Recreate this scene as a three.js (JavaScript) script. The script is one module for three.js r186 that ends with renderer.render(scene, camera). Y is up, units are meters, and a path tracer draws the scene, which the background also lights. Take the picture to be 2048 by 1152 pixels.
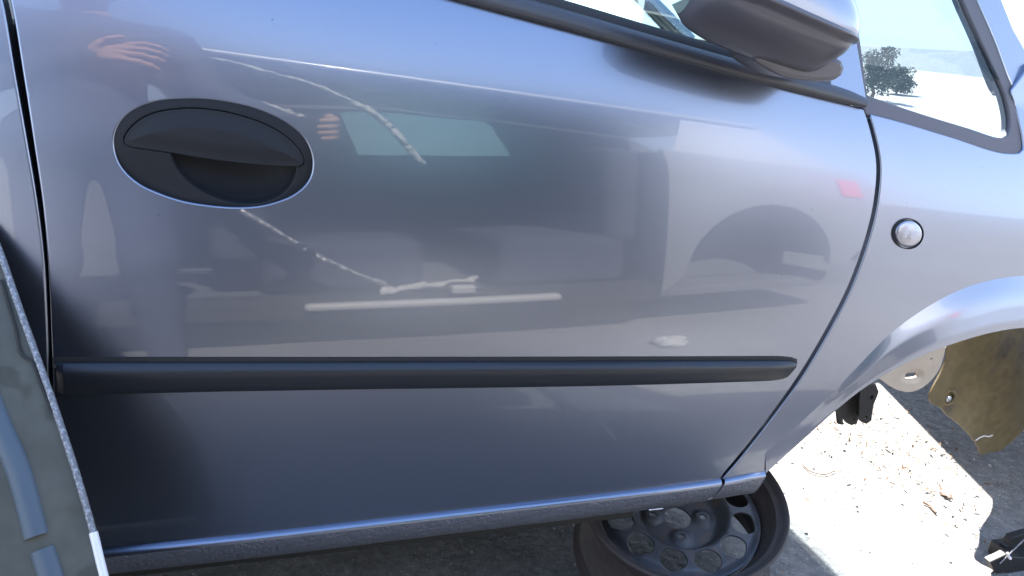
import * as THREE from 'three';
import { mergeGeometries, mergeVertices, toCreasedNormals } from 'three/addons/utils/BufferGeometryUtils.js';
import { MarchingCubes } from 'three/addons/objects/MarchingCubes.js';
import { RoundedBoxGeometry } from 'three/addons/geometries/RoundedBoxGeometry.js';

// ------------------------------------------------------------------ camera, sky, sun, exposure
const V3 = (x, y, z) => new THREE.Vector3(x, y, z);
const scene = new THREE.Scene();
const camera = new THREE.PerspectiveCamera(39.44, 2048 / 1152, 0.02, 400);
const CAM = V3(0, 0.94, 0.92);
camera.position.copy(CAM);
const RIGHT = V3(0.96505037, 0.05184443, 0.25688506), UP = V3(0.03649622, 0.94409615, -0.32764385), BACK = V3(-0.2595107, 0.32556815, 0.90920821);
camera.quaternion.setFromRotationMatrix(new THREE.Matrix4().makeBasis(RIGHT, UP, BACK));
camera.updateMatrixWorld(true);
const renderer = new THREE.WebGLRenderer({ antialias: true });
renderer.setSize(1024, 576);
renderer.toneMapping = THREE.LinearToneMapping;
renderer.toneMappingExposure = 7.2;
renderer.shadowMap.enabled = true;
const SUN = V3(0.1, 1, -0.95).normalize();
const sun = new THREE.DirectionalLight(new THREE.Color(1, 0.95, 0.89), 5);
sun.position.copy(SUN).multiplyScalar(12).add(V3(0.8, 0, 0)); sun.target.position.set(0.8, 0, 0);
sun.castShadow = true; sun.shadow.mapSize.set(4096, 4096); sun.shadow.bias = -0.0003;
Object.assign(sun.shadow.camera, { left: -5, right: 5, top: 5, bottom: -5, near: 1, far: 30 });
scene.add(sun, sun.target);
{ // clear afternoon sky: deep blue overhead, pale near the horizon, brighter towards the sun
  const W = 512, H = 256, d = new Float32Array(W * H * 4), q = V3(0, 0, 0);
  for (let j = 0; j < H; j++) for (let i = 0; i < W; i++) {
    const el = ((j + 0.5) / H - 0.5) * Math.PI, az = ((i + 0.5) / W - 0.5) * 2 * Math.PI;
    q.set(Math.cos(el) * Math.cos(az), Math.sin(el), Math.cos(el) * Math.sin(az));
    const t = Math.pow(1 - Math.max(0, q.y), 1.9), g = Math.max(0, q.dot(SUN));
    const glow = 0.14 * Math.pow(g, 6) + 0.3 * Math.pow(g, 60);
    const k = 4 * (j * W + i);
    d[k] = 0.08 + 0.31 * t + glow; d[k + 1] = 0.145 + 0.325 * t + glow * 0.96; d[k + 2] = 0.295 + 0.26 * t + glow * 0.88; d[k + 3] = 1;
  }
  const sky = new THREE.DataTexture(d, W, H, THREE.RGBAFormat, THREE.FloatType);
  sky.mapping = THREE.EquirectangularReflectionMapping; sky.magFilter = sky.minFilter = THREE.LinearFilter; sky.needsUpdate = true;
  scene.background = sky; scene.environment = sky;
}

// ------------------------------------------------------------------ helpers
let seed = 7;
const rnd = () => { seed = (seed * 1664525 + 1013904223) >>> 0; return seed / 4294967296; };
const rr = (a, b) => a + (b - a) * rnd();
const FPX = 1607;
const ray = (u, v) => RIGHT.clone().multiplyScalar((u - 1024) / FPX).addScaledVector(UP, -(v - 576) / FPX).addScaledVector(BACK, -1);
// point where the sight line of a photo pixel meets the surface z = S(x, y)
function pj(u, v, S) {
  const d = ray(u, v); let z = 0;
  for (let i = 0; i < 40; i++) { const t = (z - CAM.z) / d.z; z = 0.5 * z + 0.5 * S(CAM.x + d.x * t, CAM.y + d.y * t); }
  const t = (z - CAM.z) / d.z; return [CAM.x + d.x * t, CAM.y + d.y * t];
}
const p3 = (u, v, S) => { const [x, y] = pj(u, v, S); return V3(x, y, S(x, y)); };
const flat = (z) => () => z;
const onGround = (u, v, y = 0) => { const d = ray(u, v), t = (y - CAM.y) / d.y; return V3(CAM.x + d.x * t, y, CAM.z + d.z * t); };
// smooth 2-D curve through points
function spl(pts, n = 40, closed = false) {
  const c = new THREE.CatmullRomCurve3(pts.map(([x, y]) => V3(x, y, 0)), closed, 'centripetal');
  const r = c.getSpacedPoints(n).map((p) => [p.x, p.y]); if (closed) r.pop(); return r;
}
const px = (pts, S) => pts.map(([u, v]) => pj(u, v, S));
const lerp = (a, b, t) => a + (b - a) * t;
const sst = (a, b, x) => { const t = Math.min(1, Math.max(0, (x - a) / (b - a))); return t * t * (3 - 2 * t); };
const area = (p) => p.reduce((s, a, i) => { const b = p[(i + 1) % p.length]; return s + a[0] * b[1] - b[0] * a[1]; }, 0) / 2;
function clipHalf(poly, ax, lim, keepLess) {
  const out = [];
  for (let i = 0; i < poly.length; i++) {
    const a = poly[i], b = poly[(i + 1) % poly.length];
    const ia = keepLess ? a[ax] <= lim : a[ax] >= lim, ib = keepLess ? b[ax] <= lim : b[ax] >= lim;
    if (ia) out.push(a);
    if (ia !== ib) { const t = (lim - a[ax]) / (b[ax] - a[ax]); out.push([lerp(a[0], b[0], t), lerp(a[1], b[1], t)]); }
  }
  return out;
}
function geo(pos, nor, uv, idx) {
  const g = new THREE.BufferGeometry();
  g.setAttribute('position', new THREE.Float32BufferAttribute(pos, 3));
  if (nor) g.setAttribute('normal', new THREE.Float32BufferAttribute(nor, 3));
  g.setAttribute('uv', new THREE.Float32BufferAttribute(uv, 2));
  g.setIndex(idx); if (!nor) g.computeVertexNormals(); return g;
}
const inPoly = (poly, x, y) => { let c = false; for (let i = 0, j = poly.length - 1; i < poly.length; j = i++) { const a = poly[i], b = poly[j]; if (a[1] > y !== b[1] > y && x < (b[0] - a[0]) * (y - a[1]) / (b[1] - a[1]) + a[0]) c = !c; } return c; };
// a curved sheet: outline (x, y) with holes, shaped by z = S(x, y); its edges are rolled inwards (hem radius r, depth)
function sheet(outline, { holes = [], S, cell = 0.02, r = 0.003, depth = 0.014 } = {}) {
  const e = 1e-4, nrm = (x, y) => { const z = S(x, y); return V3(-(S(x + e, y) - z) / e, -(S(x, y + e) - z) / e, 1).normalize(); };
  let ring = outline.slice(); if (area(ring) < 0) ring.reverse();
  const hs = holes.map((h) => { const q = h.slice(); if (area(q) > 0) q.reverse(); return q; });
  let poly = ring.slice();
  for (const h of hs) { // bridge each hole to the outline
    let best = [1e9, 0, 0];
    poly.forEach((a, i) => h.forEach((b, j) => { const d = Math.hypot(a[0] - b[0], a[1] - b[1]); if (d < best[0]) best = [d, i, j]; }));
    const [, i, j] = best; poly = [...poly.slice(0, i + 1), ...h.slice(j), ...h.slice(0, j + 1), ...poly.slice(i)];
  }
  const pos = [], nor = [], uv = [], idx = [];
  const put = (x, y, n, z = S(x, y)) => { pos.push(x, y, z); nor.push(n.x, n.y, n.z); uv.push(x, y); return pos.length / 3 - 1; };
  const xs = poly.map((p) => p[0]), ys = poly.map((p) => p[1]);
  const x0 = Math.min(...xs), x1 = Math.max(...xs), y0 = Math.min(...ys), y1 = Math.max(...ys);
  const nx = Math.ceil((x1 - x0) / cell), ny = Math.ceil((y1 - y0) / cell);
  for (let i = 0; i < nx; i++) {
    const col = clipHalf(clipHalf(poly, 0, x0 + i * cell, false), 0, x0 + (i + 1) * cell, true); if (col.length < 3) continue;
    for (let j = 0; j < ny; j++) {
      let c = clipHalf(clipHalf(col, 1, y0 + j * cell, false), 1, y0 + (j + 1) * cell, true); if (c.length < 3) continue;
      c = c.filter((p, k) => { const q = c[(k + 1) % c.length]; return Math.hypot(p[0] - q[0], p[1] - q[1]) > 1e-7; }); if (c.length < 3) continue;
      const tris = THREE.ShapeUtils.triangulateShape(c.map((p) => new THREE.Vector2(p[0], p[1])), []);
      const full = c.length === 4 && Math.abs(area(c)) > 0.999 * cell * cell;
      const b = c.map(([x, y]) => put(x, y, nrm(x, y)));
      for (const t of tris) {
        const [A, B, C] = t.map((k) => c[k]); const ar = (B[0] - A[0]) * (C[1] - A[1]) - (C[0] - A[0]) * (B[1] - A[1]);
        if (Math.abs(ar) < 1e-12) continue;
        if (!full) { const mx = (A[0] + B[0] + C[0]) / 3, my = (A[1] + B[1] + C[1]) / 3; if (!inPoly(ring, mx, my) || hs.some((h) => inPoly(h, mx, my))) continue; }
        ar > 0 ? idx.push(b[t[0]], b[t[1]], b[t[2]]) : idx.push(b[t[0]], b[t[2]], b[t[1]]);
      }
    }
  }
  if (r > 0) for (const lp of [ring, ...hs]) {
    const n = lp.length, rows = [];
    for (let i = 0; i < n; i++) {
      const a = lp[(i + n - 1) % n], p = lp[i], b = lp[(i + 1) % n];
      let dx = b[0] - a[0], dy = b[1] - a[1]; const L = Math.hypot(dx, dy) || 1; const ox = dy / L, oy = -dx / L; // outward for ccw outlines
      const nn = nrm(p[0], p[1]), row = [], o = V3(ox, oy, 0); o.addScaledVector(nn, -o.dot(nn)).normalize();
      for (let k = 0; k <= 5; k++) {
        const t = Math.min(1, k / 4) * Math.PI / 2, dd = k === 5 ? depth : 0;
        const q = V3(p[0], p[1], S(p[0], p[1])).addScaledVector(o, r * Math.sin(t)).addScaledVector(nn, -r * (1 - Math.cos(t)) - dd);
        const m = nn.clone().multiplyScalar(Math.cos(t)).addScaledVector(o, Math.sin(t));
        row.push(put(q.x, q.y, m, q.z));
      }
      rows.push(row);
    }
    for (let i = 0; i < n; i++) for (let k = 0; k < 5; k++) {
      const A = rows[i], B = rows[(i + 1) % n]; idx.push(A[k], A[k + 1], B[k], B[k], A[k + 1], B[k + 1]);
    }
  }
  return geo(pos, nor, uv, idx);
}
// smooth normals up to an angle; done at a large scale because corners closer than 1 cm would be joined
function creased(g, a) { g.scale(2000, 2000, 2000); const h = toCreasedNormals(g, a); h.scale(1 / 2000, 1 / 2000, 1 / 2000); return h; }
// surface through rows of points (each row the same length)
function loft(rows, { closed = false, crease = 0.7 } = {}) {
  const n = rows.length, m = rows[0].length, pos = [], uv = [], idx = [];
  let su = 0;
  rows.forEach((r, i) => { if (i) su += r[0].distanceTo(rows[i - 1][0]); let sv = 0; r.forEach((p, k) => { if (k) sv += p.distanceTo(r[k - 1]); pos.push(p.x, p.y, p.z); uv.push(su, sv); }); });
  for (let i = 0; i + 1 < n; i++) for (let k = 0; k < (closed ? m : m - 1); k++) {
    const a = i * m + k, b = i * m + (k + 1) % m; idx.push(a, a + m, b, b, a + m, b + m - (b - a === 1 ? 0 : 0));
  }
  const g = geo(pos, null, uv, idx);
  return crease ? creased(g, crease) : g;
}
const box = (x0, x1, y0, y1, z0, z1, rad = 0.008) => {
  const w = x1 - x0, h = y1 - y0, d = z1 - z0, g = new RoundedBoxGeometry(w, h, d, 2, Math.min(rad, w / 2.1, h / 2.1, d / 2.1));
  g.translate((x0 + x1) / 2, (y0 + y1) / 2, (z0 + z1) / 2); return g;
};
const tube = (pts, r, n = 40, k = 8) => new THREE.TubeGeometry(new THREE.CatmullRomCurve3(pts, false, 'centripetal'), n, r, k, false);
const ragged = (g, a, f = 60) => { const p = g.attributes.position; for (let i = 0; i < p.count; i++) { const x = p.getX(i), y = p.getY(i), z = p.getZ(i), k = a * (vnoise(x * f + 50, y * f + 50, 3, 9999) + 0.6 * vnoise(x * f * 3 + 50, z * f * 3 + 50, 4, 9999) - 0.8); p.setY(i, y + k); p.setZ(i, z + k); } g.computeVertexNormals(); return g; };
const merge = (gs) => { const l = gs.map((g) => (g.index ? g.toNonIndexed() : g)); l.forEach((g) => { for (const k of Object.keys(g.attributes)) if (!['position', 'normal', 'uv'].includes(k)) g.deleteAttribute(k); }); return mergeGeometries(l); };
// thick plate cut from an outline in a plane z = const
function plate(outline, z, th, holes = [], bevel = 0.0015) {
  const s = new THREE.Shape(outline.map(([x, y]) => new THREE.Vector2(x, y)));
  for (const h of holes) s.holes.push(new THREE.Path(h.map(([x, y]) => new THREE.Vector2(x, y))));
  const g = new THREE.ExtrudeGeometry(s, { depth: th, bevelEnabled: bevel > 0, bevelSize: bevel, bevelThickness: bevel, bevelSegments: 2 });
  g.translate(0, 0, z - th); return g;
}
const ell = (cx, cy, a, b, n = 24, rot = 0) => Array.from({ length: n }, (_, i) => { const t = i / n * 2 * Math.PI, c = Math.cos(rot), s = Math.sin(rot), x = a * Math.cos(t), y = b * Math.sin(t); return [cx + x * c - y * s, cy + x * s + y * c]; });
function part(name, g, m, parent) { const o = new THREE.Mesh(g, m); o.name = name; o.castShadow = o.receiveShadow = true; parent.add(o); return o; }
function thing(name, label, category, group) { const o = new THREE.Group(); o.name = name; o.userData = { label, category }; if (group) o.userData.group = group; scene.add(o); return o; }

// value noise and textures
const hash = (x, y, s) => { let h = (x * 374761393 + y * 668265263 + s * 974711) | 0; h = Math.imul(h ^ (h >>> 13), 1274126177); return ((h ^ (h >>> 16)) >>> 0) / 4294967296; };
function vnoise(x, y, s, per) { const xi = Math.floor(x), yi = Math.floor(y), fx = x - xi, fy = y - yi, w = (t) => t * t * (3 - 2 * t), m = (a) => ((a % per) + per) % per;
  const a = hash(m(xi), m(yi), s), b = hash(m(xi + 1), m(yi), s), c = hash(m(xi), m(yi + 1), s), d = hash(m(xi + 1), m(yi + 1), s);
  return lerp(lerp(a, b, w(fx)), lerp(c, d, w(fx)), w(fy)); }
const fbm = (u, v, f, o, s) => { let t = 0, a = 0.5, n = 0; for (let i = 0; i < o; i++) { t += a * vnoise(u * f, v * f, s + i, f); n += a; f *= 2; a *= 0.55; } return t / n; };
function tex(size, metres, fn, srgb = false) {
  const d = new Uint8Array(size * size * 4);
  for (let j = 0; j < size; j++) for (let i = 0; i < size; i++) { const c = fn(i / size, j / size), k = 4 * (j * size + i); for (let q = 0; q < 3; q++) d[k + q] = Math.max(0, Math.min(255, 255 * (Array.isArray(c) ? c[q] : c))); d[k + 3] = 255; }
  const t = new THREE.DataTexture(d, size, size); t.wrapS = t.wrapT = THREE.RepeatWrapping; t.magFilter = THREE.LinearFilter; t.minFilter = THREE.LinearMipmapLinearFilter; t.generateMipmaps = true;
  t.repeat.set(1 / metres, 1 / metres); if (srgb) t.colorSpace = THREE.SRGBColorSpace; t.needsUpdate = true; return t;
}
const C = (r, g, b) => new THREE.Color().setRGB(r, g, b);
const P = (o) => new THREE.MeshPhysicalMaterial(o);

// ------------------------------------------------------------------ materials
const dustMap = (() => { // slight mottling, tiny dark chips and pale hairline scratches
  const marks = []; let q = 99; const r = () => { q = (q * 1103515245 + 12345) >>> 0; return q / 4294967296; };
  for (let i = 0; i < 26; i++) marks.push([r(), r(), 0.0004 + 0.0007 * r(), 0, 0, -0.3 - 0.3 * r()]);
  for (let i = 0; i < 9; i++) { const a = r() * 6.28, L = 0.008 + 0.03 * r(); marks.push([r(), r(), 0.0003, L * Math.cos(a), L * Math.sin(a) * 0.4, 0.12 + 0.1 * r()]); }
  const W = 1024, d = new Float32Array(W * W);
  for (const [x, y, w, dx, dy, k] of marks) { const n = Math.ceil(Math.hypot(dx, dy) * W) + 1, R = Math.ceil(w * W) + 1; for (let t = 0; t <= n; t++) for (let a = -R; a <= R; a++) for (let b = -R; b <= R; b++) { const X = Math.round((x + dx * t / n) * W + a), Y = Math.round((y + dy * t / n) * W + b), g = Math.hypot(a, b) / (w * W); if (g < 1.3) { const o = ((Y % W + W) % W) * W + ((X % W) + W) % W; d[o] = k * Math.max(0.3, 1 - 0.5 * g); } } }
  return tex(W, 1.0, (u, v) => { const k = 0.9 + 0.03 * (fbm(u, v, 7, 5, 3) - 0.5) + d[Math.floor(v * W) * W + Math.floor(u * W)]; return [k, k, k]; });
})();
const hemTex = tex(256, 0.05, (u, v) => { const f = fbm(u, v, 20, 3, 71), k = f > 0.62 ? 0.2 : 0; return [0.36 + 0.25 * f + k * 0.5, 0.36 + 0.25 * f + k * 0.5, 0.37 + 0.25 * f + k * 0.5]; }, true); hemTex.repeat.set(8, 0.4);
const M = {
  paint: P({ color: C(0.245, 0.272, 0.345), map: dustMap, metalness: 0.96, roughness: 0.29, clearcoat: 1, clearcoatRoughness: 0.012 }),
  plastic: P({ color: C(0.014, 0.0145, 0.017), roughness: 0.62, specularIntensity: 0.55, bumpMap: tex(256, 0.03, (u, v) => hash(Math.floor(u * 256), Math.floor(v * 256), 4)), bumpScale: 0.00003 }),
  grip: P({ color: C(0.013, 0.0135, 0.016), roughness: 0.55, specularIntensity: 0.6 }),
  stripPlastic: P({ color: C(0.02, 0.021, 0.025), roughness: 0.36, bumpMap: tex(256, 0.04, (u, v) => hash(Math.floor(u * 256), Math.floor(v * 256), 14)), bumpScale: 0.00002 }),
  rubber: P({ color: C(0.022, 0.02, 0.019), roughness: 0.75 }),
  greyRubber: P({ color: C(0.105, 0.098, 0.11), roughness: 0.6, bumpMap: tex(256, 0.05, (u, v) => fbm(u, v, 40, 3, 8)), bumpScale: 0.0003 }),
  trim: P({ color: C(0.05, 0.05, 0.058), roughness: 0.34, map: tex(256, 0.3, (u, v) => { const k = 0.8 + 0.2 * fbm(u, v, 8, 4, 2); return [k, k, k]; }) }),
  mirrorPlastic: P({ color: C(0.075, 0.07, 0.082), roughness: 0.36, clearcoat: 0.3, clearcoatRoughness: 0.25 }),
  chip: P({ color: C(0.155, 0.155, 0.175), metalness: 0.35, roughness: 0.5, clearcoat: 0.5, clearcoatRoughness: 0.25, bumpMap: tex(512, 0.16, (u, v) => sst(0.45, 0.7, fbm(u, v, 36, 3, 12))), bumpScale: 0.0009 }),
  glass: P({ color: C(0.70, 0.86, 0.78), roughness: 0.01, transmission: 1, thickness: 0, ior: 1.52 }),
  clear: P({ color: C(0.54, 0.62, 0.67), roughness: 0.01, transmission: 1, thickness: 0, ior: 1.52 }),
  dark: P({ color: C(0.02, 0.02, 0.022), roughness: 0.8 }),
  interior: P({ color: C(0.12, 0.12, 0.125), roughness: 0.8 }),
  seat: P({ color: C(0.05, 0.055, 0.07), roughness: 0.95 }),
  under: P({ color: C(0.035, 0.033, 0.03), roughness: 0.9 }),
  bracket: P({ color: C(0.012, 0.011, 0.011), roughness: 0.55 }),
  primer: P({ map: tex(256, 0.2, (u, v) => { const f = fbm(u, v, 6, 4, 31); return [0.66 + 0.1 * f, 0.62 + 0.1 * f, 0.58 + 0.08 * f]; }, true), roughness: 0.55, metalness: 0.1 }),
  olive: P({ map: tex(512, 0.5, (u, v) => { const f = fbm(u, v, 4, 5, 41), g = fbm(u, v, 40, 3, 6), s = sst(0.62, 0.8, fbm(u, v, 9, 4, 51)); return [0.33 + 0.16 * f + 0.1 * (g - 0.5) - 0.07 * s, 0.285 + 0.15 * f + 0.1 * (g - 0.5) - 0.06 * s, 0.19 + 0.11 * f + 0.08 * (g - 0.5)]; }, true), roughness: 0.55 }),
  panelBack: P({ map: tex(512, 0.4, (u, v) => { const f = fbm(u, v, 4, 5, 61), g = fbm(u, v, 30, 3, 62), k = sst(0.68, 0.8, fbm(u, v, 12, 3, 66)); return [0.235 + 0.1 * f + 0.05 * g - 0.06 * k, 0.235 + 0.1 * f + 0.05 * g - 0.06 * k, 0.21 + 0.08 * f + 0.05 * g - 0.06 * k]; }, true), roughness: 0.62 }),
  hem: P({ map: hemTex, metalness: 0.3, roughness: 0.5 }),
  ribSkyTint: P({ color: C(0.075, 0.1, 0.125), roughness: 0.5 }),  // blue of the mirrored sky put into the rib colour
  bare: P({ color: C(0.82, 0.78, 0.78), roughness: 0.35, metalness: 0.1 }),  // bare scratches; also the sunlight painted on the panel edge
  steel: P({ map: tex(512, 0.3, (u, v) => { const f = fbm(u, v, 8, 5, 81), k = sst(0.6, 0.75, fbm(u, v, 14, 4, 83)); return [0.25 + 0.12 * f + 0.05 * k, 0.25 + 0.12 * f + 0.01 * k, 0.26 + 0.12 * f - 0.02 * k]; }, true), roughness: 0.5, metalness: 0.15 }),
  rust: P({ map: tex(256, 0.2, (u, v) => { const f = fbm(u, v, 10, 4, 91); return [0.21 + 0.1 * f, 0.19 + 0.08 * f, 0.185 + 0.07 * f]; }, true), roughness: 0.7 }),
  screw: P({ color: C(0.5, 0.52, 0.55), metalness: 0.6, roughness: 0.35 }),
  lens: P({ color: C(0.3, 0.3, 0.34), metalness: 0.75, roughness: 0.2, clearcoat: 1, clearcoatRoughness: 0.03, bumpMap: tex(128, 0.02, (u, v) => 0.5 + 0.5 * Math.sin(u * 6.283 * 6)), bumpScale: 0.00012 }),
  silver: P({ color: C(0.3, 0.3, 0.3), metalness: 0.4, roughness: 0.45, clearcoat: 1, clearcoatRoughness: 0.1 }),
  pale: P({ color: C(0.42, 0.41, 0.38), roughness: 0.5 }),
  red: P({ color: C(0.6, 0.02, 0.02), roughness: 0.15, clearcoat: 1 }),
  tyreBlack: P({ color: C(0.02, 0.02, 0.02), roughness: 0.85 }),
  wood: P({ color: C(0.25, 0.17, 0.1), roughness: 0.9 }),
};

// ------------------------------------------------------------------ the body side
// door skin: fullest at the rub strip, leaning in towards the belt, tucked under below; it draws in towards the nose
const beltY = (x) => 0.982 - 0.195 * x;
const S = (x, y) => { const d = y - 0.5, f = Math.max(0, x - 0.2), w = Math.max(0, Math.min(0.2, y - beltY(x) + 0.13)); return (d > 0 ? -0.24 * d * d : -0.03 * d * d) - 0.045 * f * f - 0.75 * w * w; };
const U = (x, y) => S(x, beltY(x)) - 0.004 - 0.36 * (y - beltY(x));           // glass and pillars, leaning in above the belt
const off = (F, k) => (x, y) => F(x, y) + k;

// --- ground
const groundTex = tex(1024, 1.3, (u, v) => { const f = fbm(u, v, 4, 6, 101), g = hash(Math.floor(u * 512), Math.floor(v * 512), 5), h = fbm(u, v, 90, 3, 103); const k = 0.375 + 0.1 * f + 0.16 * (h - 0.5) + (g > 0.975 ? 0.14 : g < 0.03 ? -0.1 : 0); return [k * 1.02, k, k * 0.97]; }, true);
const groundBump = tex(1024, 1.3, (u, v) => 0.5 * fbm(u, v, 12, 4, 111) + 0.5 * fbm(u, v, 110, 3, 113));
{
  const g = new THREE.PlaneGeometry(90, 90); g.rotateX(-Math.PI / 2); const uv = g.attributes.uv; for (let i = 0; i < uv.count; i++) uv.setXY(i, uv.getX(i) * 90, uv.getY(i) * 90);
  const o = part('ground', g, P({ map: groundTex, bumpMap: groundBump, bumpScale: 0.006, roughness: 0.92 }), scene); o.userData.kind = 'structure';
}

// --- the car
const car = thing('grey_car', 'stripped silver-grey hatchback with black oval door handle and empty front wheel arch', 'car');

// shared panel lines, in photo pixels laid onto the body surface
const gapC = spl([[1733, 222], [1745, 262], [1757, 325], [1753, 395], [1738, 465], [1702, 568], [1660, 652], [1602, 750], [1540, 836], [1482, 910], [1441, 958]], 60);
const gapL = gapC.map(([u, v]) => [u - 6, v]), gapR = gapC.map(([u, v]) => [u + 7, v + 1]);
const beltLow = [[-420, -345], [-60, -258], [300, -165], [620, -78], [900, 0], [1130, 62], [1345, 121], [1540, 173], [1729, 222]];
const rearEdge = [[25, -2], [51, 150], [71, 280], [91, 420], [102, 560], [107, 680], [111, 800], [119, 950], [131, 1100]];
const rearTop = [[-22, -165], [0, -90]];
const crease = [[128, 1109], [200, 1099], [520, 1065], [800, 1033], [1100, 999], [1300, 976], [1441, 958]];

{ // ---- front door skin with the opening for the handle
  const doorS = S;
  const hcrop = [[98, 480], [130, 350], [220, 240], [350, 165], [500, 122], [700, 105], [900, 108], [1100, 135], [1300, 180], [1480, 250], [1640, 340], [1750, 440], [1810, 550], [1832, 660], [1815, 780], [1760, 870], [1660, 950], [1520, 1010], [1350, 1050], [1150, 1060], [900, 1040], [700, 1005], [500, 940], [330, 860], [200, 750], [130, 640]];
  const toPx = ([a, b]) => [200 + a / 4.267, 170 + b / 4.267];
  const hole = px(spl(hcrop.map(toPx), 110, true), doorS);
  const belt = beltLow.filter((p) => p[0] > -60 && true).slice(1);
  const top = spl([[-17, -252], ...beltLow.slice(2).map(([u, v], i, a) => [u, v - (i < a.length - 1 ? 8 : 1)])], 60);
  const ring = [...px(spl([[-17, -252], ...rearTop.slice(0, 1), ...rearEdge], 60), doorS), ...px(spl(crease, 40), doorS).slice(1), ...px(gapL.slice(0, -1).reverse(), doorS), ...px(top.reverse().slice(1, -1), doorS)];
  const skin = sheet(ring, { holes: [hole], S: doorS, cell: 0.02, r: 0.0026, depth: 0.016 });
  const door = part('front_door', skin, M.paint, car);

  // folded lower edge: bright ledge, then the stone-chip coated band that tucks under
  const cw = spl(crease, 50).map(([u, v]) => p3(u, v, doorS));
  const band = (pts, drop, ends) => { // rows of cross-sections below the crease
    const ledge = [], low = [];
    pts.forEach((p, i) => {
      const q = (dy, dz) => V3(p.x + (ends ? ends(dy) : 0) * (i / (pts.length - 1)), p.y + dy, p.z + dz);
      ledge.push([q(0.001, -0.004), q(0.0006, 0.001), q(-0.0006, 0.0045), q(-0.0022, 0.0072), q(-0.0042, 0.0086), q(-0.0065, 0.009)]);
      low.push([q(-0.0065, 0.009), q(-0.012, 0.0086), q(-0.022, 0.0065), q(-0.03, 0.003), q(-0.038 * drop, -0.001), q(-0.044 * drop, -0.008), q(-0.047 * drop, -0.018), q(-0.047 * drop, -0.05)]);
    });
    return [loft(ledge, { crease: 1.2 }), loft(low, { crease: 1.2 })];
  };
  const [ledgeG, lowG] = band(cw, 1, (dy) => 0.5 * dy);
  part('folded_ledge', ledgeG, M.paint, door);
  part('lower_edge', lowG, M.chip, door).userData.label = 'gritty stone-chip coated lower edge';
  // scratch through the coating
  part('scratch', tube([[700, 1077], [1000, 1041], [1180, 1020], [1275, 1004], [1345, 994]].map(([u, v]) => p3(u, v, off(S, 0.0022))), 0.0006, 30, 5), M.bare, door);
  part('scratch', tube([[1298, 1020], [1326, 1017]].map(([u, v]) => p3(u, v, off(S, 0.008))), 0.0008, 4, 5), M.bare, door);

  // ---- handle: bezel with finger bowl, flap
  const gcrop = [[215, 470], [250, 400], [330, 320], [450, 258], [600, 225], [780, 213], [980, 228], [1180, 270], [1400, 345], [1560, 435], [1665, 530], [1718, 620], [1726, 662], [1700, 682], [1500, 682], [1300, 668], [1050, 640], [800, 603], [560, 562], [380, 537], [262, 517], [222, 498]];
  const flapO = px(spl(gcrop.map(toPx), 110, true), S);
  const inside = (poly, x, y) => { let c = false; for (let i = 0, j = poly.length - 1; i < poly.length; j = i++) { const a = poly[i], b = poly[j]; if (a[1] > y !== b[1] > y && x < (b[0] - a[0]) * (y - a[1]) / (b[1] - a[1]) + a[0]) c = !c; } return c; };
  const sd = (poly, x, y) => { let d = 1e9; for (let i = 0, j = poly.length - 1; i < poly.length; j = i++) { const a = poly[j], b = poly[i], ex = b[0] - a[0], ey = b[1] - a[1], t = Math.max(0, Math.min(1, ((x - a[0]) * ex + (y - a[1]) * ey) / (ex * ex + ey * ey))); d = Math.min(d, Math.hypot(x - a[0] - ex * t, y - a[1] - ey * t)); } return inside(poly, x, y) ? d : -d; };
  const [bx, by] = pj(...toPx([1185, 575]), S), [bx2] = pj(...toPx([575, 575]), S), [, by2] = pj(...toPx([1185, 995]), S);
  const ra = (bx - bx2) * 0.985, rb = by - by2, [lx0, ly0] = pj(...toPx([575, 560]), S), [lx1, ly1] = pj(...toPx([1720, 690]), S), rise = (ly1 - ly0) / (lx1 - lx0), dyF = (x, y) => y - (ly0 + (x - lx0) * rise);
  const cache = new Map();
  const bez = (x, y) => {
    const key = Math.round(x * 2e5) * 1e6 + Math.round(y * 2e5); if (cache.has(key)) return cache.get(key);
    const dv = dyF(x, y), q = Math.hypot((x - bx) / (dv > 0 ? ra * 0.82 : (x < bx ? ra : ra * 0.86)), dv / (dv > 0 ? rb * 0.25 : rb * 0.97));
    let z = S(x, y) - 0.0014 + 0.0008 * sst(0, 0.01, sd(hole, x, y));
    const [, yl] = [0, by];
    z -= 0.006 * sst(0.02, -0.05, y - yl) * 1;                        // lower plate leans inwards
    if (q < 1) z -= 0.036 * Math.sqrt(Math.max(0, 1 - Math.pow(q, 2.2))) * sst(1, 0.93, q) + 0.0;
    z -= 0.011 * sst(-0.0022, -0.0006, sd(flapO, x, y)) * (q < 1 ? 0.2 : 1);
    cache.set(key, z); return z;
  };
  const bezel = part('handle_bezel', sheet(hole, { S: bez, cell: 0.0016, r: 0.0012, depth: 0.006 }), M.plastic, door); bezel.userData.label = 'matte black oval bezel with finger recess';
  const flapS = (x, y) => S(x, y) - 0.001 + 0.0035 * sst(0, 0.02, sd(flapO, x, y)) + 0.03 * (by - y) * 0.06;
  const flap = part('handle_flap', sheet(flapO, { S: flapS, cell: 0.0016, r: 0.0018, depth: 0.011 }), M.grip, door); flap.userData.label = 'smooth half-moon pull flap';

  // ---- rub strip
  const rows = [], lineRows = [], N = 60;
  const topC = spl([[107, 721], [500, 721], [1000, 720], [1400, 718.5], [1592, 717.5]], 200), botC = spl([[116, 787], [400, 780], [700, 775], [1200, 768], [1585, 757]], 200);
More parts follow.
